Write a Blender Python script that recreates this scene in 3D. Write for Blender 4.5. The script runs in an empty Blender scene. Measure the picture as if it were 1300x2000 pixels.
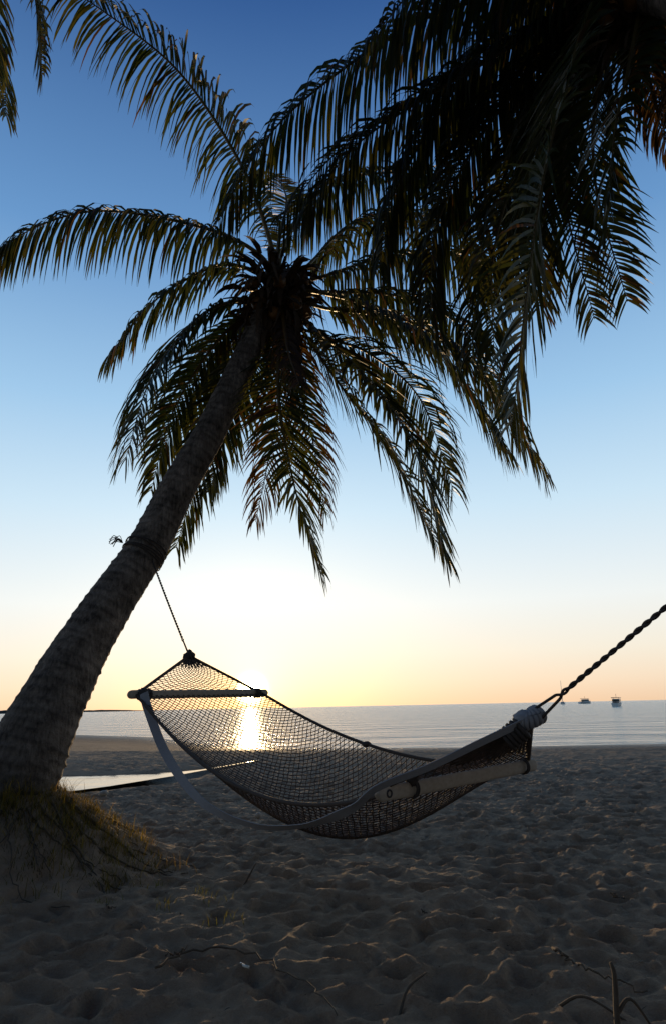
import bpy, math, random
import numpy as np
from mathutils import Vector, Matrix, noise, kdtree
random.seed(7); np.random.seed(7)
scene=bpy.context.scene
scene.view_settings.view_transform='Standard'
scene.view_settings.look='None'
scene.view_settings.exposure=0
SUN=Vector((-0.121,1.0,0.0245)).normalized()
SEA=-0.25
# ------------------------------------------------------------ helpers
class MB:
    def __init__(s): s.v=[];s.f=[];s.c=[];s.m=[]
    def add(s,vs,fs,col=(1,1,1),mat=0):
        o=len(s.v); s.v.extend([tuple(p) for p in vs])
        s.f.extend([tuple(i+o for i in f) for f in fs]); s.c.extend([col]*len(vs)); s.m.extend([mat]*len(fs))
    def obj(s,name,mats,parent=None,smooth=True):
        me=bpy.data.meshes.new(name); me.from_pydata(s.v,[],s.f)
        for m in mats: me.materials.append(m)
        me.polygons.foreach_set('material_index',s.m)
        a=me.color_attributes.new('Col','FLOAT_COLOR','POINT')
        arr=np.ones((len(s.v),4),dtype=np.float32); arr[:,:3]=np.array(s.c,dtype=np.float32).reshape(-1,3)
        a.data.foreach_set('color',arr.ravel())
        if smooth: me.polygons.foreach_set('use_smooth',[True]*len(me.polygons))
        me.update()
        o=bpy.data.objects.new(name,me); scene.collection.objects.link(o)
        if parent: o.parent=parent
        return o
def empty(name):
    o=bpy.data.objects.new(name,None); scene.collection.objects.link(o); return o
def crom(P,n):
    P=[Vector(p) for p in P]; P=[P[0]*2-P[1]]+P+[P[-1]*2-P[-2]]; out=[]
    segs=len(P)-3
    for k in range(n+1):
        t=k/n*segs; i=min(int(t),segs-1); t-=i
        a,b,c,d=P[i:i+4]
        out.append(0.5*((2*b)+(c-a)*t+(2*a-5*b+4*c-d)*t*t+(3*b-a-3*c+d)*t*t*t))
    return out
def resample(P,n):
    L=[0]
    for i in range(1,len(P)): L.append(L[-1]+(P[i]-P[i-1]).length)
    out=[];j=0
    for k in range(n+1):
        t=k/n*L[-1]
        while j<len(P)-2 and L[j+1]<t: j+=1
        f=(t-L[j])/max(L[j+1]-L[j],1e-9); out.append(P[j].lerp(P[j+1],min(f,1)))
    return out,L[-1]
def frames(P):
    T=[]
    for i in range(len(P)):
        T.append((P[min(i+1,len(P)-1)]-P[max(i-1,0)]).normalized())
    u=T[0].cross(Vector((0,0,1)))
    if u.length<.05: u=T[0].cross(Vector((1,0,0)))
    u.normalize(); U=[]
    for t in T:
        u=(u-t*u.dot(t)).normalized(); U.append(u)
    return T,U,[t.cross(u) for t,u in zip(T,U)]
def tube(mb,P,r,sides=6,col=(1,1,1),mat=0,caps=True,flat=1.0):
    T,U,B=frames(P); n=len(P); vs=[]
    rr=r if callable(r) else (lambda t:r)
    for i in range(n):
        a=rr(i/(n-1))
        for k in range(sides):
            th=2*math.pi*k/sides
            vs.append(P[i]+U[i]*a*math.cos(th)+B[i]*a*flat*math.sin(th))
    fs=[(i*sides+k,i*sides+(k+1)%sides,(i+1)*sides+(k+1)%sides,(i+1)*sides+k) for i in range(n-1) for k in range(sides)]
    if caps: fs+= [tuple(reversed(range(sides))),tuple(range((n-1)*sides,n*sides))]
    mb.add(vs,fs,col,mat)
def blob(mb,c,rad,col=(1,1,1),mat=0,nu=12,nv=8,rough=.1,axis=None,seed=0):
    vs=[];fs=[];c=Vector(c)
    M=Matrix.Identity(3) if axis is None else Vector(axis).to_track_quat('Z','Y').to_matrix()
    for j in range(nv+1):
        ph=math.pi*j/nv
        for i in range(nu):
            th=2*math.pi*i/nu
            d=Vector((math.sin(ph)*math.cos(th),math.sin(ph)*math.sin(th),math.cos(ph)))
            k=1+rough*noise.noise(d*2.1+Vector((seed*3.1,seed,0)))
            vs.append(c+M@Vector((d.x*rad[0]*k,d.y*rad[1]*k,d.z*rad[2]*k)))
    for j in range(nv):
        for i in range(nu):
            fs.append((j*nu+i,(j+1)*nu+i,(j+1)*nu+(i+1)%nu,j*nu+(i+1)%nu))
    mb.add(vs,fs,col,mat)
# ------------------------------------------------------------ materials
def mat(name):
    m=bpy.data.materials.new(name); m.use_nodes=True; nt=m.node_tree
    b=nt.nodes['Principled BSDF']; return m,nt,b
def N(nt,t,**kw):
    n=nt.nodes.new(t)
    for k,v in kw.items():
        if k in n.inputs: n.inputs[k].default_value=v
        else: setattr(n,k,v)
    return n
def bump(nt,b,src,strength=.5,dist=.01,normal=None):
    n=N(nt,'ShaderNodeBump'); n.inputs['Strength'].default_value=strength; n.inputs['Distance'].default_value=dist
    nt.links.new(src,n.inputs['Height'])
    if normal: nt.links.new(normal,n.inputs['Normal'])
    nt.links.new(n.outputs[0],b.inputs['Normal']); return n.outputs[0]
def simple(name,c1,c2,scale=20,rough=.7,bs=.4,bd=.003,stretch=(1,1,1),vcol=False,det=5):
    m,nt,b=mat(name)
    tc=N(nt,'ShaderNodeTexCoord'); mp=N(nt,'ShaderNodeMapping'); mp.inputs['Scale'].default_value=stretch
    nt.links.new(tc.outputs['Object'],mp.inputs[0])
    nz=N(nt,'ShaderNodeTexNoise',Scale=scale,Detail=det); nt.links.new(mp.outputs[0],nz.inputs['Vector'])
    mx=N(nt,'ShaderNodeMix',data_type='RGBA'); mx.inputs[6].default_value=(*c1,1); mx.inputs[7].default_value=(*c2,1)
    nt.links.new(nz.outputs[0],mx.inputs[0]); out=mx.outputs[2]
    if vcol:
        at=N(nt,'ShaderNodeAttribute',attribute_name='Col')
        m2=N(nt,'ShaderNodeMix',data_type='RGBA',blend_type='MULTIPLY'); m2.inputs[0].default_value=1
        nt.links.new(out,m2.inputs[6]); nt.links.new(at.outputs['Color'],m2.inputs[7]); out=m2.outputs[2]
    nt.links.new(out,b.inputs['Base Color']); b.inputs['Roughness'].default_value=rough
    b.inputs['Specular IOR Level'].default_value=.3
    bump(nt,b,nz.outputs[0],bs,bd); return m
def leafmat(name,trans=.35,rough=.4,tcol=(3.0,3.2,1.2),spec=.2):
    m,nt,b=mat(name)
    at=N(nt,'ShaderNodeAttribute',attribute_name='Col')
    nz=N(nt,'ShaderNodeTexNoise',Scale=9.0,Detail=3)
    tc=N(nt,'ShaderNodeTexCoord'); nt.links.new(tc.outputs['Object'],nz.inputs['Vector'])
    mr=N(nt,'ShaderNodeMapRange'); mr.inputs[3].default_value=.6; mr.inputs[4].default_value=1.4
    nt.links.new(nz.outputs[0],mr.inputs[0])
    mm=N(nt,'ShaderNodeVectorMath',operation='SCALE'); nt.links.new(at.outputs['Color'],mm.inputs[0]); nt.links.new(mr.outputs[0],mm.inputs['Scale'])
    nt.links.new(mm.outputs[0],b.inputs['Base Color']); b.inputs['Roughness'].default_value=rough
    b.inputs['Specular IOR Level'].default_value=spec
    t=N(nt,'ShaderNodeBsdfTranslucent'); m3=N(nt,'ShaderNodeVectorMath',operation='MULTIPLY'); m3.inputs[1].default_value=tcol
    nt.links.new(mm.outputs[0],m3.inputs[0]); nt.links.new(m3.outputs[0],t.inputs['Color'])
    ms=N(nt,'ShaderNodeMixShader'); ms.inputs[0].default_value=trans
    nt.links.new(b.outputs[0],ms.inputs[1]); nt.links.new(t.outputs[0],ms.inputs[2])
    nt.links.new(ms.outputs[0],nt.nodes['Material Output'].inputs['Surface']); return m
M_leaf=leafmat('palm_leaf',.30,.5,(2.8,2.4,.9),.2)
M_rach=simple('palm_rachis',(.10,.085,.035),(.17,.13,.05),12,.5,vcol=True)
M_fib=simple('palm_fibre',(.035,.022,.014),(.09,.055,.032),30,.95,.6,.01)
M_coco=simple('coconut_skin',(.22,.08,.02),(.12,.08,.02),6,.5)
M_net=simple('hammock_cord',(.05,.036,.03),(.10,.075,.062),60,.9)
M_strap=simple('webbing_strap',(.22,.22,.24),(.32,.32,.35),35,.8,.3,.002,(1,1,6))
M_wood=simple('weathered_wood',(.24,.19,.145),(.44,.37,.30),9,.75,.5,.003,(1,6,6))
M_rope=simple('rope_fibre',(.04,.034,.032),(.08,.065,.06),70,.9,.6,.004)
M_white=simple('boat_paint',(.75,.75,.75),(.82,.82,.82),2,.3,.05)
M_dark=simple('boat_glass',(.02,.025,.03),(.04,.045,.05),2,.2,.05)
M_twig=simple('twig_bark',(.05,.035,.025),(.13,.095,.065),50,.9)
M_grass=leafmat('grass_blade',.4,.6,(2.0,1.7,.9),.12)
# trunk bark
M_bark,nt,b=mat('palm_bark')
tc=N(nt,'ShaderNodeTexCoord')
n1=N(nt,'ShaderNodeTexNoise',Scale=5.0,Detail=8.0,Roughness=.65); nt.links.new(tc.outputs['Object'],n1.inputs['Vector'])
mp=N(nt,'ShaderNodeMapping'); mp.inputs['Scale'].default_value=(14,14,3); mp.inputs['Rotation'].default_value=(math.radians(-12),math.radians(-20),0)
nt.links.new(tc.outputs['Object'],mp.inputs[0])
n2=N(nt,'ShaderNodeTexNoise',Scale=3.0,Detail=6.0,Roughness=.7); nt.links.new(mp.outputs[0],n2.inputs['Vector'])
n3=N(nt,'ShaderNodeTexNoise',Scale=60.0,Detail=4.0); nt.links.new(tc.outputs['Object'],n3.inputs['Vector'])
at=N(nt,'ShaderNodeAttribute',attribute_name='Col')
cr=N(nt,'ShaderNodeValToRGB'); cr.color_ramp.elements[0].position=.37; cr.color_ramp.elements[0].color=(.045,.034,.027,1)
cr.color_ramp.elements[1].position=.63; cr.color_ramp.elements[1].color=(.29,.235,.195,1)
ad=N(nt,'ShaderNodeMath',operation='ADD'); nt.links.new(n1.outputs[0],ad.inputs[0]); nt.links.new(n2.outputs[0],ad.inputs[1])
hf=N(nt,'ShaderNodeMath',operation='MULTIPLY'); hf.inputs[1].default_value=.5; nt.links.new(ad.outputs[0],hf.inputs[0])
nt.links.new(hf.outputs[0],cr.inputs[0])
mx=N(nt,'ShaderNodeMix',data_type='RGBA',blend_type='MULTIPLY'); mx.inputs[0].default_value=1
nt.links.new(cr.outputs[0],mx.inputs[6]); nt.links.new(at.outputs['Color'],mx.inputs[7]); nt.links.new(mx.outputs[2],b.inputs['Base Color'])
b.inputs['Roughness'].default_value=.9; b.inputs['Specular IOR Level'].default_value=.2
ad2=N(nt,'ShaderNodeMath',operation='ADD'); nt.links.new(n2.outputs[0],ad2.inputs[0]); nt.links.new(n3.outputs[0],ad2.inputs[1])
bump(nt,b,ad2.outputs[0],1.0,.025)
# sand
M_sand,nt,b=mat('beach_sand')
geo=N(nt,'ShaderNodeNewGeometry')
sx=N(nt,'ShaderNodeSeparateXYZ'); nt.links.new(geo.outputs['Position'],sx.inputs[0])
n1=N(nt,'ShaderNodeTexNoise',Scale=1.3,Detail=8.0,Roughness=.7); nt.links.new(geo.outputs['Position'],n1.inputs['Vector'])
n2=N(nt,'ShaderNodeTexNoise',Scale=14.0,Detail=8.0,Roughness=.75); nt.links.new(geo.outputs['Position'],n2.inputs['Vector'])
n3=N(nt,'ShaderNodeTexNoise',Scale=160.0,Detail=3.0,Roughness=.8); nt.links.new(geo.outputs['Position'],n3.inputs['Vector'])
cr=N(nt,'ShaderNodeValToRGB'); cr.color_ramp.elements[0].position=.34; cr.color_ramp.elements[0].color=(.21,.140,.090,1)
cr.color_ramp.elements[1].position=.66; cr.color_ramp.elements[1].color=(.48,.355,.25,1)
a1=N(nt,'ShaderNodeMath',operation='ADD'); nt.links.new(n1.outputs[0],a1.inputs[0]); nt.links.new(n2.outputs[0],a1.inputs[1])
a2=N(nt,'ShaderNodeMath',operation='ADD'); nt.links.new(a1.outputs[0],a2.inputs[0]); nt.links.new(n3.outputs[0],a2.inputs[1])
a3=N(nt,'ShaderNodeMath',operation='DIVIDE'); a3.inputs[1].default_value=3; nt.links.new(a2.outputs[0],a3.inputs[0]); nt.links.new(a3.outputs[0],cr.inputs[0])
wet=N(nt,'ShaderNodeMapRange'); wet.inputs[1].default_value=-.24; wet.inputs[2].default_value=-.19; wet.inputs[3].default_value=1; wet.inputs[4].default_value=0
nt.links.new(sx.outputs[2],wet.inputs[0])
mx=N(nt,'ShaderNodeMix',data_type='RGBA'); nt.links.new(wet.outputs[0],mx.inputs[0]); nt.links.new(cr.outputs[0],mx.inputs[6]); mx.inputs[7].default_value=(.05,.038,.030,1)
nt.links.new(mx.outputs[2],b.inputs['Base Color'])
rr=N(nt,'ShaderNodeMapRange'); rr.inputs[3].default_value=1.0; rr.inputs[4].default_value=.4; nt.links.new(wet.outputs[0],rr.inputs[0]); nt.links.new(rr.outputs[0],b.inputs['Roughness'])
b.inputs['Specular IOR Level'].default_value=.1
bb=bump(nt,b,n3.outputs[0],.7,.008)
bump(nt,b,n2.outputs[0],.9,.06,bb)
# water
def water(name,deep,sc,dist,rough):
    m,nt,b=mat(name)
    geo=N(nt,'ShaderNodeNewGeometry'); mp=N(nt,'ShaderNodeMapping'); mp.inputs['Scale'].default_value=(.45,1,1)
    nt.links.new(geo.outputs['Position'],mp.inputs[0])
    n1=N(nt,'ShaderNodeTexNoise',Scale=sc,Detail=6.0,Roughness=.6); nt.links.new(mp.outputs[0],n1.inputs['Vector'])
    n2=N(nt,'ShaderNodeTexNoise',Scale=sc*.13,Detail=3.0); nt.links.new(mp.outputs[0],n2.inputs['Vector'])
    b.inputs['Base Color'].default_value=(*deep,1); b.inputs['Roughness'].default_value=rough; b.inputs['IOR'].default_value=1.33
    k=bump(nt,b,n1.outputs[0],1,dist); bump(nt,b,n2.outputs[0],1,dist*5,k)
    return m
M_sea=water('sea_water',(.05,.32,.38),2.2,.32,.16)
M_pud=water('shallow_water',(.03,.03,.028),5.0,.004,.04)
# ------------------------------------------------------------ terrain
SH=np.array([(-1500,500),(-60,75),(-16,43.6),(-9.5,37),(-4.4,26.8),(-1,24.4),(4,23.3),(10.4,23),(30,26),(1500,30)])
def shore(x): return np.interp(x,SH[:,0],SH[:,1])
PUD=[(-9,12.0,2.0),(-7,12.2,1.9),(-5.4,12.7,1.7),(-4.4,13.2,1.35),(-3.7,13.9,.9),(-3.1,15.0,.5),(-2.6,16.4,.3),(-2.0,18,.15)]
def puddist(x,y):
    dm=np.full_like(x,9.0)
    for i in range(len(PUD)-1):
        ax,ay,aw=PUD[i]; bx,by,bw=PUD[i+1]
        vx,vy=bx-ax,by-ay; k=np.clip(((x-ax)*vx+(y-ay)*vy)/(vx*vx+vy*vy),0,1)
        dd=np.sqrt((x-ax-k*vx)**2+(y-ay-k*vy)**2)/(aw+(bw-aw)*k)
        dm=np.minimum(dm,dd)
    return dm
def hbase(x,y):
    ys=shore(x)
    z=np.where(y>6,SEA*(y-6)/np.maximum(ys-6,1),0)
    z=np.maximum(z,-2.0)
    dx=x+2.5; dy=y-5.55
    dx=np.where(dx<0,dx*.45,dx)
    d=np.sqrt(dx**2+dy**2)
    t=np.clip(1-d/1.42,0,1); m=t*t*(3-2*t)
    z=z+.56*np.minimum(m*1.15,1)
    z=z-.22*np.exp(-(puddist(x,y)/1.1)**4)
    return z
def grow(a,step,g,end):
    o=[];v=a
    while v<end: step*=g; v+=step; o.append(v)
    return o
xs=np.arange(-3.4,3.401,.020); gx=np.array(grow(3.4,.020,1.03,60)+[90,150,300,700,1500,4000])
xs=np.concatenate([-gx[::-1],xs,gx])
ys=np.concatenate([[-4000,-1000,-300,-100,-40,-20,-10,-6],np.arange(-3,2.2,.12),np.arange(2.2,8,.020),np.arange(8,13,.035),np.arange(13,27,.08),np.array(grow(27,.1,1.06,90)),[140,300,600]])
X,Y=np.meshgrid(xs,ys); sh=X.shape; X=X.ravel();Y=Y.ravel()
Z=hbase(X,Y); PD=puddist(X,Y)
def worley(cell,x0,x1,y0,y1,jit=1.0):
    nx=int((x1-x0)/cell);ny=int((y1-y0)/cell); pts=[]
    for i in range(nx):
        for j in range(ny):
            if random.random()<.8: pts.append((x0+(i+.5+random.uniform(-jit,jit)*.5)*cell,y0+(j+.5+random.uniform(-jit,jit)*.5)*cell))
    kd=kdtree.KDTree(len(pts))
    for i,p in enumerate(pts): kd.insert((p[0],p[1],0),i)
    kd.balance(); return kd,[random.uniform(.15,1) for _ in pts]
kdA,ampA=worley(.21,-12,12,1.5,24)
kdB,ampB=worley(.085,-4,4,1.5,9)
dz=np.zeros_like(Z)
act=np.where((np.abs(X)<11.5)&(Y>1.6)&(Y<23.5)&(np.abs(X)<Y*.75+1.2))[0]
for i in act:
    x=float(X[i]);y=float(Y[i])
    p=Vector((x,y,0))
    w=noise.noise_vector(p*2.6)*.10+noise.noise_vector(p*8)*.04
    q=(x+w.x*1.3,y+w.y,0)
    co,idx,dist=kdA.find(q)
    t=min(dist/.115,1.0); s_=t*t*(3-2*t)
    # trodden pit with a pushed-up rim
    v=ampA[idx]*(-.055*(1-s_)+.022*math.exp(-((dist-.115)/.028)**2))
    if y<9 and abs(x)<3.9:
        co,idx,d2=kdB.find(q); t=min(d2/.05,1.0); v-=ampB[idx]*.014*(1-t*t)
    v+=noise.noise(p*1.1)*.025+noise.noise(p*.35)*.02+noise.noise(p*5)*.022+noise.noise(p*11)*.013+noise.noise(p*24)*.006
    fade=min(1,max(0,(shore(x)-y)/3.5))
    md=math.hypot((x+2.5)*(.45 if x<-2.5 else 1),y-5.55)
    if md<1.4: fade*=.35+.65*min(1,md/1.4)**2
    if y>13: fade*=max(.35,1-(y-13)*.08)
    fade*=min(1,max(.08,(PD[i]-1.0)/.8))
    dz[i]=v*fade*1.15
Z=Z+dz
me=bpy.data.meshes.new('ground'); nr,nc=sh
idx=np.arange(nr*nc).reshape(nr,nc)
quads=np.stack([idx[:-1,:-1],idx[:-1,1:],idx[1:,1:],idx[1:,:-1]],-1).reshape(-1,4)
me.vertices.add(nr*nc); me.vertices.foreach_set('co',np.stack([X,Y,Z],-1).astype(np.float32).ravel())
me.loops.add(quads.size); me.loops.foreach_set('vertex_index',quads.ravel().astype(np.int32))
me.polygons.add(len(quads)); me.polygons.foreach_set('loop_start',np.arange(0,quads.size,4,dtype=np.int32)); me.polygons.foreach_set('loop_total',np.full(len(quads),4,dtype=np.int32))
me.polygons.foreach_set('use_smooth',np.ones(len(quads),dtype=bool)); me.update(); me.validate(); me.materials.append(M_sand)
g=bpy.data.objects.new('sand_ground',me); scene.collection.objects.link(g)
def gz(x,y): return float(hbase(np.array([x]),np.array([y]))[0])
def plane(name,x0,x1,y0,y1,z,m):
    mb=MB(); mb.add([(x0,y0,z),(x1,y0,z),(x1,y1,z),(x0,y1,z)],[(0,1,2,3)]); return mb.obj(name,[m],smooth=False)
plane('sea',-9000,9000,19,12000,SEA,M_sea)
mb=MB()
vs=[];n=len(PUD)
for (x,y,w) in PUD: vs+= [(x-.3*w,y-w*1.35,-.155),(x+.3*w,y+w*1.35,-.155)]
mb.add(vs,[(2*i,2*i+1,2*i+3,2*i+2) for i in range(n-1)]); mb.obj('stream_water',[M_pud],smooth=False)
# distant coast
mb=MB(); vs=[];n=160
for i in range(n+1):
    x=-1800+i*(1800-390)/n; k=min(1,(n-i)/30)
    hgt=(7.5+4.0*noise.noise(Vector((i*.11,0,0)))+3.0*noise.noise(Vector((i*.6,3,0))))*k+.4
    vs+=[(x,1540,SEA-1),(x,1550,SEA+max(hgt,.3)),(x,1640,SEA-1)]
fs=[]
for i in range(n):
    for j in range(2): fs.append((3*i+j,3*i+j+1,3*i+j+4,3*i+j+3))
mb.add(vs,fs); mb.obj('distant_coast_hill',[simple('coast_scrub',(.03,.035,.025),(.06,.055,.04),.05,.9)])
# ------------------------------------------------------------ palms
def trunk_mesh(name,P,rad,parent,seed=0):
    Pd,L=resample(crom(P,200),260); T,U,B=frames(Pd); n=len(Pd); S=40
    vs=[];cols=[]; rings=[];s=0
    rnd=random.Random(seed)
    while s<L: rings.append(s); s+=rnd.uniform(.045,.11)
    for i in range(n):
        d=i/(n-1)*L; t=i/(n-1)
        for k in range(S):
            th=2*math.pi*k/S
            dd=d+.02*math.sin(th+seed)+.024*noise.noise(Vector((math.cos(th)*1.5,math.sin(th)*1.5,d*2)))
            r0=max([q for q in rings if q<=dd] or [0]); nxt=min([q for q in rings if q>dd] or [L+.1])
            fr=(dd-r0)/max(nxt-r0,.01)
            r=np.interp(t,[q[0] for q in rad],[q[1] for q in rad])
            ring=(1-fr)**3*.045*(1+noise.noise(Vector((math.cos(th)*3,math.sin(th)*3,r0*7))))-.012
            nz=noise.noise(Vector((math.cos(th)*2,math.sin(th)*2,d*3+seed)))*.03+noise.noise(Vector((math.cos(th)*6,math.sin(th)*6,d*9)))*.022
            low=max(0,1-d/.9); nz+=low*.13*noise.noise(Vector((math.cos(th)*1.6,math.sin(th)*1.6,d*2.5)))+low*.05*noise.noise(Vector((math.cos(th)*5,math.sin(th)*5,d*14)))
            rr=r*(1+ring+nz)
            vs.append(Pd[i]+U[i]*rr*math.cos(th)+B[i]*rr*math.sin(th))
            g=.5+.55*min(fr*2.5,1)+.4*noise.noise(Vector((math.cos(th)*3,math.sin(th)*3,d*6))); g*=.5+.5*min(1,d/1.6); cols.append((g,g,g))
    fs=[(i*S+k,i*S+(k+1)%S,(i+1)*S+(k+1)%S,(i+1)*S+k) for i in range(n-1) for k in range(S)]
    mb=MB(); mb.v=[tuple(v) for v in vs]; mb.f=fs; mb.c=cols; mb.m=[0]*len(fs)
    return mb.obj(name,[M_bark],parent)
def frond(mb,P,leaf=.7,g=1.0,start=.14,dead=0,dens=30,r0=.032,fwd=.55,rnd=random,tint=1.0):
    C,L=resample(crom(P,60),90)
    T,_,_=frames(C)
    hue=rnd.uniform(.75,1.25)*tint
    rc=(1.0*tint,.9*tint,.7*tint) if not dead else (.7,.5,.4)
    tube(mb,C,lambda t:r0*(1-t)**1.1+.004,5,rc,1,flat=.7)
    n=int(L*dens); S=None; g*=.62
    for i in range(n):
        f=start+(1-start)*(i+rnd.random()*.5)/n
        k=f*90; j=min(int(k),89); p=C[j].lerp(C[j+1],k-j); t=T[j]
        s=t.cross(Vector((0,0,1)))
        if s.length<.12 and S is not None: s=S
        s=(s-t*s.dot(t)).normalized()
        if S is not None and s.dot(S)<0: s=-s
        S=s; nn=s.cross(t)
        if nn.z<0 and abs(nn.z)>.3: nn=-nn
        u=(f-start)/(1-start)
        prof=(min(1,.4+u*3.2))*(1-.55*max(0,(u-.55)/.45)**1.8)
        for side in (-1,1):
            if rnd.random()<.05+.1*dead: continue
            ln=leaf*prof*rnd.uniform(.85,1.12)
            a=fwd+.7*max(0,u-.6)+rnd.uniform(-.12,.12)
            d=(s*side*rnd.uniform(.85,1.1)+t*a+nn*rnd.uniform(.0,.35)).normalized()
            gg=g*rnd.uniform(.7,1.35)*(1+.9*dead); q=p.copy(); K=5; pts=[q.copy()]; dirs=[d.copy()]
            kink=rnd.randint(2,4) if rnd.random()<.12 else 99
            for m in range(K):
                d=(d+Vector((0,0,-1))*gg*.34*(1.1+m*.3)+Vector((rnd.uniform(-1,1),rnd.uniform(-1,1),0))*.05)
                if m==kink: d+=Vector((0,0,-2))
                d.normalize(); q=q+d*ln/K; pts.append(q.copy()); dirs.append(d.copy())
            w0=rnd.uniform(.015,.021)*(1-.3*u)*(.75 if dead else 1); tw=rnd.uniform(-.7,.7)
            vs=[]
            for m in range(K+1):
                dd=dirs[m]; w=t-dd*t.dot(dd)
                if w.length<.1: w=s-dd*s.dot(dd)
                w.normalize(); w=Matrix.Rotation(tw+m*.12,3,dd)@w
                ww=w0*[.5,1,1,.85,.55,.06][m]
                vs+=[pts[m]-w*ww,pts[m]+w*ww]
            b=rnd.uniform(.7,1.3)*hue
            if dead or rnd.random()<.05: col=(.06*b,.035*b,.02*b)
            else:
                y=rnd.random()**2*.5+.7*max(0,u-.6)
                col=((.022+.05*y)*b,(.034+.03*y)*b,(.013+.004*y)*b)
            mb.add(vs,[(2*m,2*m+1,2*m+3,2*m+2) for m in range(K)],col,0)
def cm(ys,s):
    out=[]
    for y,p in zip(ys,s.split(';')):
        a,b=p.split(','); out.append((float(a)/100,y,float(b)/100))
    return out
def jitter(pts,j,rnd):
    dx,dy,dzz=rnd.uniform(-1,1)*j,rnd.uniform(.2,1)*j,rnd.uniform(-.6,1)*j
    n=len(pts); return [(p[0]+dx*i/n,p[1]+dy*i/n,p[2]+dzz*i/n) for i,p in enumerate(pts)]
# palm A: the tree that carries the hammock
P1=empty('palm_tree')
TA=[(-2.62,5.3,-.15),(-2.5,5.48,.35),(-2.4,5.65,.87),(-2.22,5.9,1.5),(-2.02,6.15,2.05),(-1.8,6.4,2.58),(-1.57,6.65,3.3),(-1.32,6.85,3.94),(-1.1,7.05,4.64),(-.87,7.25,5.41),(-.68,7.4,6.07)]
trunk_mesh('trunk',TA,[(0,.44),(.06,.37),(.12,.315),(.2,.27),(.3,.225),(.42,.195),(.6,.175),(.8,.155),(1,.13)],P1,3)
FA=[
 ((7.3,7.1,6.8,6.6,6.5),'-83,651;-150,678;-266,681;-339,640;-380,586',.85,2.2,0),
 ((7.3,7.0,6.7,6.5),'-89,629;-134,616;-196,550;-233,475',.72,1.3,0),
 ((7.3,7.0,6.6,6.4),'-89,593;-144,554;-188,456;-206,350',.72,.8,0),
 ((7.4,7.6,7.9,8.0),'-83,585;-136,556;-197,473;-223,369',.70,.7,0),
 ((7.5,7.8,8.1,8.3),'-78,577;-119,523;-155,446;-196,304',.7,.5,0),
 ((7.6,8.1,8.4,8.5),'-72,576;-104,524;-140,458;-160,383',.7,.6,0),
 ((7.3,6.9,6.7,6.7),'-60,543;-57,437;-39,329;-14,238',.68,.35,0),
 ((7.4,7.6,7.9,8.0),'-42,549;-34,483;-21,414;-9,338',.65,.5,1),
 ((7.3,6.8,6.5,6.4),'-20,549;31,467;80,370;107,244',.78,.45,0),
 ((7.4,7.6,8.0,8.2),'-14,548;48,530;114,485;152,367',.8,.8,0),
 ((7.4,7.4,7.3,7.3),'-27,541;15,472;66,389;112,281',.7,.5,0),
 ((7.4,7.2,7.0,6.9),'-8,583;96,548;176,462;225,347',.8,1.0,0),
 ((7.5,7.9,8.3,8.6),'-7,612;94,629;180,605;241,503',.85,1.5,0),
 ((7.5,7.8,8.1,8.4),'-7,634;82,684;184,704;273,666',.85,1.8,0),
 ((7.3,7.0,6.6,6.2,5.9),'-70,666;-106,764;-179,867;-264,917;-333,943',.9,1.2,0),
 ((7.4,7.5,7.7,8.0,8.2),'-52,681;-12,759;58,808;154,824;227,778',.85,1.7,0),
 ((7.6,8.0,8.6),'-63,696;-56,794;-76,893',.4,.3,0),
 ((7.3,7.0,6.6,6.4),'-14,598;47,557;114,479;175,352',.78,.8,0),
 ((7.6,8.2,8.8,9.2),'-27,657;45,774;165,820;284,728',.85,1.7,0),
 ((7.6,7.9,8.3,8.5),'-75,600;-120,590;-185,520;-228,430',.7,.9,0),
 ((7.5,7.8,8.0,8.1),'-55,545;-65,470;-80,400;-95,330',.6,.5,1),
 ((7.2,6.6,6.0),'-55,560;-45,480;-30,410',.4,.8,1)]
mb=MB()
for ysl,s,lf,g,dead in FA:
    pts=cm(ysl,s); frond(mb,[(-.66,7.42,6.12)]+pts,lf,g,.17,dead,tint=.85)
mb.obj('fronds',[M_leaf,M_rach],P1)
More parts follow.
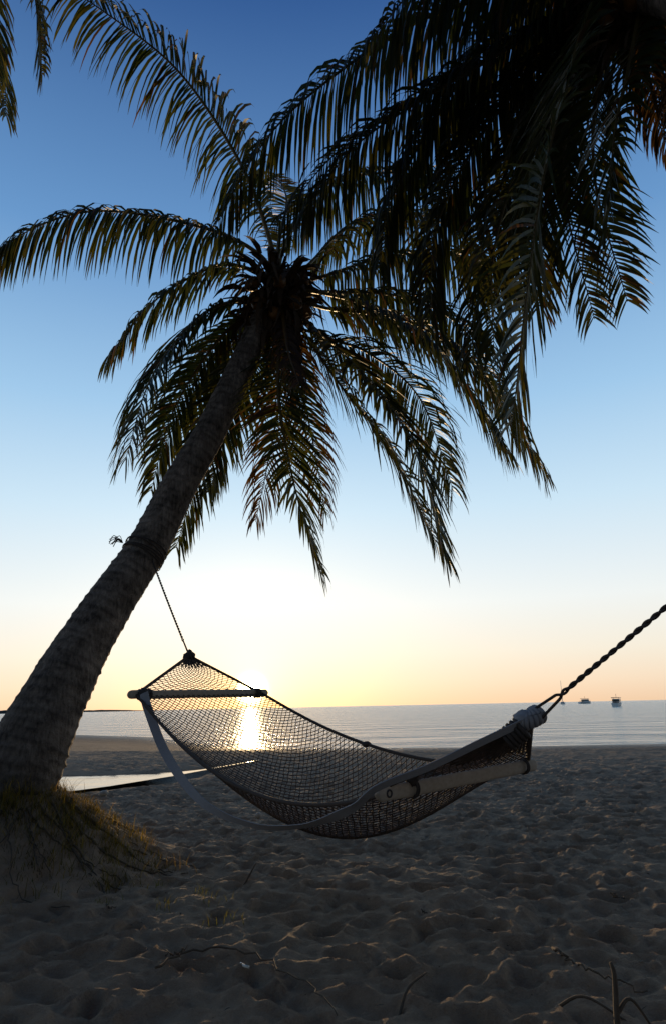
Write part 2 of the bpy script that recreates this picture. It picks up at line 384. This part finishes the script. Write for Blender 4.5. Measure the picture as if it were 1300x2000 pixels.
def crown(C,parent,seed,nhang=150,scale=1):
    rnd=random.Random(seed); mb=MB(); C=Vector(C)
    blob(mb,C+Vector((0,0,-.02)),(.2*scale,.2*scale,.42*scale),(1,1,1),0,16,12,.6,seed=seed)
    for i in range(30): # old leaf bases
        a=rnd.uniform(0,6.28); z=rnd.uniform(-.35,.25); o=Vector((math.cos(a),math.sin(a),0))
        p0=C+o*.13+Vector((0,0,z)); p1=p0+o*rnd.uniform(.2,.32)+Vector((0,0,rnd.uniform(0,.22))); p2=p1+o*rnd.uniform(.05,.3)+Vector((0,0,rnd.uniform(-.25,.05)))
        tube(mb,crom([p0,p1,p2],6),lambda t:.065*(1-t)+.012,6,(1,1,1),0,flat=.5)
    for i in range(nhang): # ragged fibre and dry spathes
        a=rnd.uniform(0,6.28); o=Vector((math.cos(a),math.sin(a),0)); r=rnd.uniform(.1,.45)
        p=C+o*r+Vector((0,0,rnd.uniform(-.6,.35))); q=p.copy(); pts=[]
        d=(o*rnd.uniform(.1,.8)+Vector((0,0,rnd.uniform(-.7,.4)))).normalized(); ln=rnd.uniform(.12,.6)
        for m in range(5): pts.append(q.copy()); q=q+d*ln/4; d=(d+Vector((rnd.uniform(-.3,.3),rnd.uniform(-.3,.3),-.45))).normalized()
        w=Vector((-o.y,o.x,rnd.uniform(-.5,.5))).normalized()*rnd.uniform(.01,.045); vs=[]
        for m,pp in enumerate(pts): k=[.6,1,.8,.6,.1][m]; vs+=[pp-w*k,pp+w*k]
        mb.add(vs,[(2*m,2*m+1,2*m+3,2*m+2) for m in range(4)])
    mb.obj('crown_fibre',[M_fib],parent)
    mb=MB()
    for i in range(15):
        a=rnd.uniform(0,6.28); o=Vector((math.cos(a),math.sin(a),0)); c=C+o*rnd.uniform(.2,.38)+Vector((0,0,rnd.uniform(-.5,.25)))
        blob(mb,c,(.085,.085,.115),(1,1,1),0,14,10,.12,(o.x,o.y,-1),i)
    mb.obj('coconuts',[M_coco],parent)
crown((-.63,7.4,6.0),P1,5,360)
# palm B: right-hand tree, trunk just outside the picture
P2=empty('palm_tree')
trunk_mesh('trunk',[(2.1,1.1,-.15),(2.12,1.25,.5),(2.3,1.75,2.3),(2.55,2.9,4.6),(2.72,4.05,6.4),(2.76,4.55,7.1)],[(0,.4),(.08,.28),(.3,.2),(1,.15)],P2,9)
mb=MB()
FB=[ # (y list, x,z list, leaflet length, droop, dead, extra copies)
 ((4.6,4.9,5.2,5.5,5.6,5.7),'255,745;181,763;86,759;-18,704;-70,645;-106,575',.9,2.2,0,0),
 ((4.7,5.0,5.4,5.7,5.9),'257,734;178,706;100,690;28,659;-25,595',.9,2.0,0,1),
 ((4.7,5.2,5.7,6.0,6.1),'260,722;207,704;154,662;112,582;102,486',.8,1.2,0,1),
 ((4.5,4.4,4.4,4.5,4.6),'242,708;199,601;168,501;150,412;131,304',.85,.25,0,0),
 ((4.7,4.9,5.2,5.4),'274,721;250,656;246,571;268,455',.6,.5,0,0),
 ((4.9,5.1,5.4,5.6),'270,721;235,666;225,571;245,450',.6,.6,0,0),
 ((4.5,4.3,4.2,4.2),'276,695;246,604;220,528;204,448',.6,.7,0,0),
 ((4.6,4.5,4.4),'305,707;302,648;275,547',.5,.7,1,1),
 ((4.8,5.4,5.9,6.2,6.3),'265,729;227,693;194,635;172,552;168,453',.75,1.0,0,1),
 ((4.8,5.4,5.9,6.2,6.3),'263,754;183,774;119,716;68,631;55,561',.9,1.8,0,1),
 ((4.4,4.3,4.2,4.2),'240,724;163,730;94,694;36,619',.85,1.9,0,0),
 ((4.5,4.6,4.7,4.8),'245,735;175,760;120,750;60,690',.85,1.9,0,0),
 ((5.0,5.6,6.1,6.4,6.4),'282,761;263,769;240,720;223,631;236,539',.75,.9,0,1),
 ((4.8,5.2,5.5,5.7),'262,720;225,655;205,570;200,470',.7,.8,0,0),
 ((4.2,3.8,3.6),'287,712;336,652;352,529',.6,1.0,0,0),
 ((4.6,4.9,5.1),'284,720;301,685;312,635',.45,1.0,1,1),
 ((4.6,4.7,4.9),'270,715;280,650;298,580',.5,1.0,1,1),
]
rj=random.Random(21)
for ysl,s,lf,g,dead,ex in FB:
    pts=cm(ysl,s)
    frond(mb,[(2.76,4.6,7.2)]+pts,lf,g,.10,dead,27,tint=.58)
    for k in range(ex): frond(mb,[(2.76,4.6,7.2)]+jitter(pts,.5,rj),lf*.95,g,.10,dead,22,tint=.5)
def auto(mb,C,az,L,rise,leaf,g):
    C=Vector(C); o=Vector((math.cos(az),math.sin(az),0)); P=[C,C+o*L*.3+Vector((0,0,rise)),C+o*L*.65+Vector((0,0,rise*.9)),C+o*L*.95+Vector((0,0,-rise*.4)),C+o*L*1.08+Vector((0,0,-rise*1.6))]
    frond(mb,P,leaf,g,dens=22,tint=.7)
for az in (-135,-105,-75,-45,-15,15): auto(mb,(2.76,4.6,7.2),math.radians(az),random.uniform(3,3.6),random.uniform(.4,.9),.75,1.6)
mb.obj('fronds',[M_leaf,M_rach],P2)
crown((2.76,4.58,7.15),P2,8,160)
# palm C: taller tree off to the left
P3=empty('palm_tree')
trunk_mesh('trunk',[(-6.3,4.4,-.15),(-6.2,4.5,1),(-5.8,4.8,4),(-5.3,5.2,7.5),(-4.97,5.5,10.2)],[(0,.4),(.08,.28),(.3,.2),(1,.14)],P3,11)
mb=MB()
frond(mb,[(-4.97,5.5,10.3),(-4.3,5.5,10.3),(-3.65,5.6,9.72),(-3.2,5.7,8.84),(-3.05,5.8,7.75)],.55,.7)
frond(mb,[(-4.97,5.5,10.3),(-4.6,5.5,10.2),(-3.8,5.4,9.2),(-3.38,5.3,8.1),(-3.25,5.25,6.85)],.45,.7)
frond(mb,[(-4.97,5.5,10.3),(-4.7,5.8,10.0),(-4.1,6.0,9.2),(-3.7,6.1,8.3),(-3.55,6.1,7.5)],.5,.7)
for az in (100,140,180,220,260,300): auto(mb,(-4.97,5.5,10.3),math.radians(az),random.uniform(3,3.4),random.uniform(.4,.9),.7,1.5)
mb.obj('fronds',[M_leaf,M_rach],P3)
crown((-4.97,5.5,10.2),P3,12,100)
# ------------------------------------------------------------ hammock
H=empty('hammock')
AL=Vector((-1.48,5.1,1.21));AR=Vector((-.60,5.9,1.22));BL=Vector((.18,3.1,.74));BR=Vector((1.04,3.9,.78))
R1=Vector((-1.22,5.8,1.53));R2=Vector((.84,3.1,1.03))
def bed(s,t): # t -1..1 (left..right)
    a=AL.lerp(AR,(t+1)/2*.94+.03); b=BL.lerp(BR,(t+1)/2*.94+.03)
    q=s**1.12; p=a.lerp(b,s)
    sag=4*q*(1-q)*(.21-.06*t+.38*(1-t*t)*(.6+.4*s))
    return p-Vector((0,0,sag))
def seg(mb,a,b,r,mat=0):
    d=(b-a)
    if d.length<1e-5: return
    d.normalize(); u=d.cross(Vector((.3,.2,1))).normalized(); w=d.cross(u)
    vs=[]
    for p in (a,b):
        for k in range(3):
            th=2*math.pi*k/3; vs.append(p+u*r*math.cos(th)+w*r*math.sin(th))
    mb.add(vs,[(0,1,4,3),(1,2,5,4),(2,0,3,5)],(1,1,1),mat)
def net(mb,f,nx,ny,r):
    G={}
    for i in range(nx+1):
        for j in range(ny+1):
            if (i+j)%2==0:
                js=random.uniform(-.2,.2)/ny if 0<j<ny else 0; ts=random.uniform(-.2,.2)*2/nx if 0<i<nx else 0
                G[(i,j)]=f(j/ny+js,2*i/nx-1+ts)
    for (i,j),p in G.items():
        for dj in (-1,1):
            if (i+1,j+dj) in G: seg(mb,p,G[(i+1,j+dj)],r)
mb=MB(); net(mb,bed,50,112,.0033); 
for t in (-1,1): tube(mb,[bed(k/60,t) for k in range(61)],.011,6)
mb.obj('net_bed',[M_net],H)
def clew(bL,bR,R,sg):
    def f(s,t):
        s=min(max(s,0),1)
        a=bL.lerp(bR,(t+1)/2*.94+.03); q=s**.9
        p=a.lerp(R,q); p=p-Vector((0,0,1))*sg*math.sin(math.pi*s)*(1-t*t); return p
    return f
mb=MB(); c1=clew(AL,AR,R1,.03); net(mb,c1,28,28,.0032)
for t in (-1,1): tube(mb,[c1(k/20,t) for k in range(21)],.012,6)
for k in range(9): 
    t=-.9+k*.225; tube(mb,[c1(.72+.28*i/6,t) for i in range(7)],.007,5)
mb.obj('far_clew_net',[M_net],H)
mb=MB(); c2=clew(BL+Vector((0,0,.03)),BR+Vector((0,0,.03)),R2,.012); net(mb,c2,36,28,.0036)
for t in (-1,1): tube(mb,[c2(k/20,t) for k in range(21)],.013,6)
for k in range(19):
    t=-.95+k*.105; tube(mb,[c2(.25+.75*i/9,t)+Vector((0,0,.008*math.sin(i+k))) for i in range(10)],.008,5)
mb.obj('near_clew_net',[M_net],H)
def bar(name,a,b,w,h):
    mb=MB(); d=(b-a).normalized(); up=Vector((0,0,1)); s=d.cross(up).normalized(); up=s.cross(d)
    a=a-d*.03; b=b+d*.03; L=(b-a).length; n=40; S=20; vs=[]
    for i in range(n+1):
        t=i/n; t=.5-.5*math.cos(math.pi*t)
        e=min(t,1-t)*L; k=math.sqrt(max(0,1-(1-min(e/(h*.5),1))**2)); k=max(k,.02)
        for q in range(S):
            th=2*math.pi*q/S; c=math.cos(th); z=math.sin(th)
            cx=math.copysign(abs(c)**.6,c); cz=math.copysign(abs(z)**.6,z)
            vs.append(a+d*L*t+s*cx*w*.5*(.6+.4*k)+up*cz*h*.5*k+up*.004*noise.noise(Vector((t*8,0,0))))
    fs=[(i*S+q,i*S+(q+1)%S,(i+1)*S+(q+1)%S,(i+1)*S+q) for i in range(n) for q in range(S)]
    fs+=[tuple(reversed(range(S))),tuple(range(n*S,(n+1)*S))]
    mb.add(vs,fs)
    o=mb.obj(name,[M_wood],H); return o,d,s,up
bar('far_spreader_bar',AL,AR,.032,.062)
_,d,s,up=bar('near_spreader_bar',BL,BR,.034,.066)
mb=MB() # eye washer and lashings on the bars
def ring(mb,c,n,R,r,mat=0,turns=1,pitch=0,k=24):
    n=Vector(n).normalized(); u=n.cross(Vector((.1,.3,1))).normalized(); w=n.cross(u)
    P=[Vector(c)+u*R*math.cos(2*math.pi*i/k)+w*R*math.sin(2*math.pi*i/k)+n*pitch*i/k for i in range(int(k*turns)+1)]
    tube(mb,P,r,6,(1,1,1),mat,caps=False)
ring(mb,BL+d*.03+s*.018,s,.014,.004)
ring(mb,BL+d*.03-s*.018,s,.014,.004)
for (p,dv) in ((BL,.19),(BR,-.1)):
    for q in range(2): ring(mb,p+d*(dv+q*.012),d,.036,.0055)
d2=(AR-AL).normalized()
for dv in (.06,.09,.12):
    for q in range(3): ring(mb,AL+d2*(dv+q*.012),d2,.034,.007)
for q in range(4): ring(mb,AR-d2*(.06+q*.012),d2,.034,.007)
blob(mb,AL+d2*.10+Vector((0,-.03,.0)),(.045,.035,.045),rough=.5)
blob(mb,BL+d*.2+Vector((0,-.02,.04)),(.028,.024,.028),rough=.5)
blob(mb,bed(.5,1),(.03,.03,.02),rough=.4)
mb.obj('lashings',[M_rope],H)
mb=MB() # end knots
for i in range(5): ring(mb,R1+Vector((.01*i-.02,0,.008*i-.02)),(1,.2*(i-2),.3*i-.5),.038,.011)
blob(mb,R1,(.05,.045,.035),rough=.5)
for i in range(4): ring(mb,R1+Vector((0,0,-.03-.012*i)),(.1,0,1),.026,.007)
mb.obj('far_knot',[M_rope],H)
mb=MB()
for i in range(6): ring(mb,R2+Vector((-.01+.012*i-.02,0,.006*i-.01)),(1,.25*(i-2.5),.2*i-.3),.034,.012)
blob(mb,R2+Vector((-.03,0,.005)),(.05,.04,.035),rough=.5)
mb.obj('near_knot',[M_strap],H)
mb=MB()
for i in range(5): ring(mb,R2+Vector((-.045-.014*i,.01*i,-.035-.012*i)),(1,-.3,.8),.045,.01)
mb.obj('near_whipping',[M_rope],H)
# webbing strap
SP=[(-1.38,5.06,1.22),(-1.33,5.02,1.1),(-1.14,4.84,.80),(-.84,4.53,.55),(-.48,4.12,.475),(-.17,3.68,.535),(.05,3.2,.67),(.16,3.05,.77),(.38,3.03,.85),(.60,3.05,.94),(.80,3.07,1.02)]
mb=MB(); C,L=resample(crom(SP,80),130); T,_,_=frames(C); vs=[]
for i,(p,t) in enumerate(zip(C,T)):
    f=i/130; v=Vector((0,-1,0)); w=t.cross(v).normalized()
    tw=np.interp(f,[0,.06,.25,.4,.6,.72,.8,1],[.2,-.3,.3,.8,.95,.4,.8,.6]); w=Matrix.Rotation(float(tw),3,t)@w
    nrm=t.cross(w); hw=float(np.interp(f,[0,.25,.7,.8,1],[.032,.03,.026,.020,.018]))
    for a,bb in ((-1,-1),(1,-1),(1,1),(-1,1)): vs.append(p+w*hw*a+nrm*.002*bb)
mb.add(vs,[(i*4+k,i*4+(k+1)%4,i*4+4+(k+1)%4,i*4+4+k) for i in range(130) for k in range(4)])
mb.obj('webbing_strap',[M_strap],H,smooth=False)
# ropes
def helix(mb,P,R,r,pitch,ph,opening=0):
    C,L=resample(crom(P,60),260); T,U,B=frames(C); out=[]
    for i,(p,u,w) in enumerate(zip(C,U,B)):
        s=i/260*L; a=2*math.pi*s/pitch+ph; k=R+opening*max(0,1-s/.22)
        if s<.16: a=ph+2*math.pi*.16/pitch
        out.append(p+u*k*math.cos(a)+w*k*math.sin(a))
    tube(mb,out,r,6)
mb=MB(); E=Vector((2.17,1.72,2.34))
mid=(R2+E)/2-Vector((0,0,.02))
for ph in (0,math.pi): helix(mb,[R2,mid,E],.0055,.0065,.09,ph,.022)
for i in range(5): ring(mb,(2.3+.012*i,1.76+.01*i,2.25+.05*i),(.18,.3,.93),.24,.012)
mb.obj('anchor_rope_near',[M_rope],H)
mb=MB(); A=Vector((-1.72,6.27,2.5))
for ph in (0,math.pi): helix(mb,[R1,(R1+A)/2-Vector((0,0,.01)),A],.005,.005,.06,ph,.01)
ax=Vector((.23,.25,.66)).normalized(); c0=Vector((-1.83,6.37,2.5))
for i,o_ in enumerate((0,.018,.034,.085,.10)): ring(mb,c0+ax*o_,ax+Vector((random.uniform(-.1,.1),0,random.uniform(-.1,.1))),.205,.006)
for i in range(9):
    p=Vector((-1.98,6.25,2.62)); tube(mb,crom([p,p+Vector((-.05+random.uniform(-.03,.03),-.03,.03+random.uniform(-.03,.04))),p+Vector((-.09+random.uniform(-.05,.05),-.02,random.uniform(-.06,.06)))],6),.004,4)
blob(mb,A+Vector((-.03,-.02,.03)),(.03,.03,.04),rough=.5)
mb.obj('anchor_rope_far',[M_rope],H)
# ------------------------------------------------------------ vegetation and debris on the ground
mb=MB(); rnd=random.Random(4)
tufts=[(rnd.gauss(-2.1,.55),rnd.gauss(5.3,.33),rnd.uniform(.03,.12),rnd.random()) for _ in range(260)]
for (tx,ty,tr,tc) in tufts:
    md=math.hypot((tx+2.5)*(.45 if tx<-2.5 else 1),ty-5.55)
    if md>1.3 or tx<-4 or (ty<4.9 and rnd.random()<.5): continue
    for _ in range(26):
        x=tx+rnd.gauss(0,tr);y=ty+rnd.gauss(0,tr); z=gz(x,y)-.01
        a=rnd.uniform(0,6.28); o=Vector((math.cos(a),math.sin(a),0)); ln=rnd.uniform(.04,.17)*(.5+.8*tc); q=Vector((x,y,z)); d=(o*rnd.uniform(.1,.9)+Vector((0,0,1))).normalized(); pts=[q]
        for m in range(3): q=q+d*ln/3; pts.append(q); d=(d+o*.35+Vector((0,0,-.25))).normalized()
        w=Vector((-o.y,o.x,0))*rnd.uniform(.0012,.0026); vs=[]
        for m,pp in enumerate(pts): k=[1,.9,.6,.1][m]; vs+=[pp-w*k,pp+w*k]
        yv=rnd.random()**1.3; b=rnd.uniform(.35,1.0)*(.5+.8*tc)
        col=((.09+.2*yv)*b,(.09+.11*yv)*b,(.02+.03*yv)*b)
        mb.add(vs,[(2*m,2*m+1,2*m+3,2*m+2) for m in range(3)],col)
for (tx,ty) in [(-.85,4.7),(-1.0,4.45),(-.6,4.15),(-1.4,4.5),(-.75,4.5),(-1.15,4.9)]:
    for _ in range(14):
        x=tx+rnd.gauss(0,.05);y=ty+rnd.gauss(0,.05); q=Vector((x,y,-.01)); a=rnd.uniform(0,6.28); o=Vector((math.cos(a),math.sin(a),0)); pts=[q,q+o*.02+Vector((0,0,.04)),q+o*.06+Vector((0,0,.06))]
        w=Vector((-o.y,o.x,0))*.002; vs=[]
        for m,pp in enumerate(pts): k=[1,.8,.1][m]; vs+=[pp-w*k,pp+w*k]
        mb.add(vs,[(0,1,3,2),(2,3,5,4)],(.12,.12,.03))
mb.obj('grass',[M_grass])
def ground_line(mb,pts,r,lift=.0,wob=.02,rnd=rnd):
    P=[Vector((x,y,gz(x,y)+lift)) for x,y in pts]; C=crom(P,26)
    C=[p+Vector((rnd.gauss(0,wob*.3),rnd.gauss(0,wob*.3),rnd.gauss(0,.006)+.006)) for p in C]
    tube(mb,C,lambda t:r*(1-.7*t)+.001,5)
mb=MB()
for i in range(18):
    a=rnd.uniform(-1.9,.35); x=-2.45+.4*math.cos(a);y=5.45+.4*math.sin(a); pts=[(x,y)]
    for k in range(rnd.randint(2,4)): a+=rnd.uniform(-.6,.6); x+=.26*math.cos(a);y+=.26*math.sin(a); pts.append((x,y))
    ground_line(mb,pts,rnd.uniform(.004,.010))
mb.obj('tree_roots',[M_twig])
mb=MB()
ground_line(mb,[(-.80,3.35),(-.73,3.5),(-.55,3.58),(-.33,3.42),(-.13,3.1),(-.02,2.86)],.0045,.03,.03)
ground_line(mb,[(.95,3.5),(1.0,3.25),(1.15,3.0)],.006,.03)
for i in range(5):
    x=rnd.uniform(-1.8,2.2);y=rnd.uniform(2.8,4.5); a=rnd.uniform(0,6.28); l=rnd.uniform(.04,.09)
    ground_line(mb,[(x,y),(x+l*math.cos(a),y+l*math.sin(a)),(x+2*l*math.cos(a+.4),y+2*l*math.sin(a+.4))],rnd.uniform(.002,.004),.015)
def stick(P,r): tube(mb,crom(P,10),lambda t:r*(1-.6*t)+.001,6)
stick([(.93,2.72,-.05),(.94,2.74,.06),(.955,2.76,.17),(.95,2.77,.21)],.012)
stick([(.94,2.74,.06),(1.0,2.76,.1),(1.06,2.75,.02)],.007)
stick([(.78,2.95,.0),(.88,2.9,.06),(1.0,2.82,.01)],.006)
stick([(.20,2.95,-.03),(.25,3.03,.05),(.33,3.1,.08)],.006)
stick([(-.62,4.9,0),(-.58,4.92,.07),(-.55,4.95,.12)],.006)
mb.obj('driftwood_twigs',[M_twig])
mb=MB()
for i in range(420):
    x=rnd.uniform(-3.5,4);y=2.6+rnd.random()**1.5*9; z=gz(x,y)+.012; a=rnd.uniform(0,6.28); l=rnd.uniform(.005,.020); w=l*rnd.uniform(.15,.5)
    u=Vector((math.cos(a),math.sin(a),rnd.uniform(-.2,.3))); v=Vector((-math.sin(a),math.cos(a),rnd.uniform(-.3,.3))); p=Vector((x,y,z))
    mb.add([p-u*l,p-v*w+Vector((0,0,.004)),p+u*l,p+v*w],[(0,1,2,3)])
mb.obj('leaf_litter',[M_twig],smooth=False)
mb=MB()
tube(mb,[Vector((-.44,3.40,.03)),Vector((-.42,3.37,.03)),Vector((-.40,3.35,.032))],.006,8); mb.obj('shell_fragment',[simple('shell',(.6,.58,.5),(.75,.7,.65),30)])
mb=MB(); blob(mb,(-.84,7.72,.02),(.035,.03,.03),rough=.3); blob(mb,(.3,9.4,-.03),(.03,.03,.02),rough=.3); blob(mb,(-3.2,10.0,.02),(.06,.05,.04),rough=.3)
mb.obj('coral_pebble',[simple('pebble',(.2,.17,.15),(.4,.36,.3),30)])
# ------------------------------------------------------------ boats
def hull(mb,L,W,Hh,mat=0,d=.4):
    n=14; vs=[];S=7
    for i in range(n+1):
        t=i/n; w=W*.5*min(1,(.78+.5*t) if t<.45 else 1)*(1-max(0,(t-.5)/.5)**2.2); sheer=Hh*(1+.35*t*t)
        for k in range(S):
            a=-1+2*k/(S-1); y=w*math.copysign(abs(a)**.45,a) if a else 0
            z=-d+(sheer+d)*abs(a)**1.6
            vs.append(((t-.5)*L,y,z))
    fs=[(i*S+k,(i+1)*S+k,(i+1)*S+k+1,i*S+k+1) for i in range(n) for k in range(S-1)]
    fs+=[(i*S,i*S+S-1,(i+1)*S+S-1,(i+1)*S) for i in range(n)]; fs.append(tuple(range(S)))
    mb.add(vs,fs,(1,1,1),mat)
def box(mb,c,s,mat=0,taper=1.0):
    x,y,z=[q/2 for q in s]; vs=[(c[0]+a*x*(taper if e>0 else 1),c[1]+b_*y*(taper if e>0 else 1),c[2]+e*z) for e in (-1,1) for a,b_ in ((-1,-1),(1,-1),(1,1),(-1,1))]
    mb.add(vs,[(0,3,2,1),(4,5,6,7),(0,1,5,4),(1,2,6,5),(2,3,7,6),(3,0,4,7)],(1,1,1),mat)
def motor(pos,rot,L):
    mb=MB(); W=L*.34; hull(mb,L,W,L*.13)
    k=L
    box(mb,(.02*k,0,.21*k),(.42*k,.26*k,.15*k),0,.9); box(mb,(.02*k,0,.22*k),(.425*k,.27*k,.05*k),1,.97)
    box(mb,(-.02*k,0,.33*k),(.5*k,.29*k,.02*k),1)
    for a in (-.2,.16):
        for s_ in (-.12,.12): box(mb,(a*k,s_*k,.29*k),(.012*k,.012*k,.08*k),0)
    box(mb,(-.3*k,0,.17*k),(.2*k,.2*k,.02*k),1)
    box(mb,(0,0,.4*k),(.01*k,.01*k,.14*k),1)
    for a in (.3,.4): 
        for s_ in (-.07,.07): box(mb,(a*k,s_*k*(1.5-2*a),.23*k),(.006*k,.006*k,.09*k),0)
    o=mb.obj('motor_boat',[M_white,M_dark],smooth=False); o.location=pos; o.rotation_euler=(0,0,rot); return o
motor((70,178,SEA),math.radians(60),6.5)
motor((157,450,SEA),math.radians(25),9.5)
mb=MB(); hull(mb,10,3,.9); box(mb,(0,0,1.2),(4,1.8,.6),0,.85); box(mb,(0,0,1.2),(4.05,1.85,.18),1,.97)
tube(mb,[Vector((.8,0,.8)),Vector((.8,0,13))],.09,6,(1,1,1),0); tube(mb,[Vector((.8,0,2.2)),Vector((-3.6,0,2.2))],.16,6,(1,1,1),1)
tube(mb,[Vector((4.8,0,1.1)),Vector((.8,0,12.8))],.03,4); tube(mb,[Vector((-4.8,0,1.0)),Vector((.8,0,12.9))],.03,4)
o=mb.obj('sailboat',[M_white,M_dark],smooth=False); o.location=(127,400,SEA); o.rotation_euler=(0,0,math.radians(70))
# ------------------------------------------------------------ sky and sun
w=bpy.data.worlds.new('World'); scene.world=w; w.use_nodes=True; nt=w.node_tree
bg=nt.nodes['Background']; sky=N(nt,'ShaderNodeTexSky',sky_type='NISHITA'); sky.sun_disc=False
sky.sun_elevation=math.radians(3.0); sky.sun_rotation=math.radians(-6.9); sky.air_density=1.0; sky.dust_density=.6; sky.ozone_density=3.0
nt.links.new(sky.outputs[0],bg.inputs[0]); bg.inputs[1].default_value=.025
tc=N(nt,'ShaderNodeTexCoord'); nv=N(nt,'ShaderNodeVectorMath',operation='NORMALIZE'); nt.links.new(tc.outputs['Generated'],nv.inputs[0])
dt=N(nt,'ShaderNodeVectorMath',operation='DOT_PRODUCT'); dt.inputs[1].default_value=SUN; nt.links.new(nv.outputs[0],dt.inputs[0])
# clear-air scattering by elevation, dimmer on the side away from the sun
sx=N(nt,'ShaderNodeSeparateXYZ'); nt.links.new(nv.outputs[0],sx.inputs[0])
cr=N(nt,'ShaderNodeValToRGB'); R=cr.color_ramp
stops=[(0,(.80,.58,.40)),(.03,(.86,.69,.53)),(.07,(.87,.79,.67)),(.14,(.84,.86,.84)),(.274,(.58,.75,.87)),(.413,(.34,.56,.79)),(.595,(.135,.30,.57)),(.8,(.030,.095,.28)),(1,(.012,.045,.17))]
R.elements[0].position=0; R.elements[0].color=(*stops[0][1],1); R.elements[1].position=1; R.elements[1].color=(*stops[-1][1],1)
for p,c in stops[1:-1]: e=R.elements.new(p); e.color=(*c,1)
nt.links.new(sx.outputs[2],cr.inputs[0])
mr=N(nt,'ShaderNodeMapRange',interpolation_type='SMOOTHSTEP'); mr.inputs[1].default_value=-.8; mr.inputs[2].default_value=.72; mr.inputs[3].default_value=.22; mr.inputs[4].default_value=1.0
nt.links.new(dt.outputs['Value'],mr.inputs[0])
bs=N(nt,'ShaderNodeBackground'); nt.links.new(cr.outputs[0],bs.inputs[0]); nt.links.new(mr.outputs[0],bs.inputs[1])
ad=N(nt,'ShaderNodeAddShader'); nt.links.new(bg.outputs[0],ad.inputs[0]); nt.links.new(bs.outputs[0],ad.inputs[1]); last=ad.outputs[0]
def powt(e,k):
    a=N(nt,'ShaderNodeMath',operation='MAXIMUM'); a.inputs[1].default_value=0; nt.links.new(dt.outputs['Value'],a.inputs[0])
    p=N(nt,'ShaderNodeMath',operation='POWER'); p.inputs[1].default_value=e; nt.links.new(a.outputs[0],p.inputs[0])
    m=N(nt,'ShaderNodeMath',operation='MULTIPLY'); m.inputs[1].default_value=k; nt.links.new(p.outputs[0],m.inputs[0]); return m.outputs[0]
for e,k,c in ((16000,60.0,(1,.80,.42,1)),(900,1.3,(1,.60,.12,1)),(130,.35,(1,.55,.10,1)),(28,.13,(1,.88,.62,1))):
    b2=N(nt,'ShaderNodeBackground'); b2.inputs[0].default_value=c; nt.links.new(powt(e,k),b2.inputs[1])
    ad=N(nt,'ShaderNodeAddShader'); nt.links.new(last,ad.inputs[0]); nt.links.new(b2.outputs[0],ad.inputs[1]); last=ad.outputs[0]
nt.links.new(last,nt.nodes['World Output'].inputs[0])
ld=bpy.data.lights.new('sun','SUN'); ld.energy=3.0; ld.angle=math.radians(.5); ld.color=(1,.66,.32)
lo=bpy.data.objects.new('sun',ld); scene.collection.objects.link(lo); lo.rotation_euler=SUN.to_track_quat('Z','Y').to_euler()
# ------------------------------------------------------------ camera
cd=bpy.data.cameras.new('camera'); cam=bpy.data.objects.new('camera',cd); scene.collection.objects.link(cam); scene.camera=cam
cd.sensor_fit='VERTICAL'; cd.sensor_height=36; cd.lens=24; cd.clip_start=.05; cd.clip_end=20000
cam.location=(0,0,1.1)
cam.rotation_euler=(Matrix.Rotation(math.radians(105.9),4,'X')@Matrix.Rotation(math.radians(-1.15),4,'Z')).to_euler()
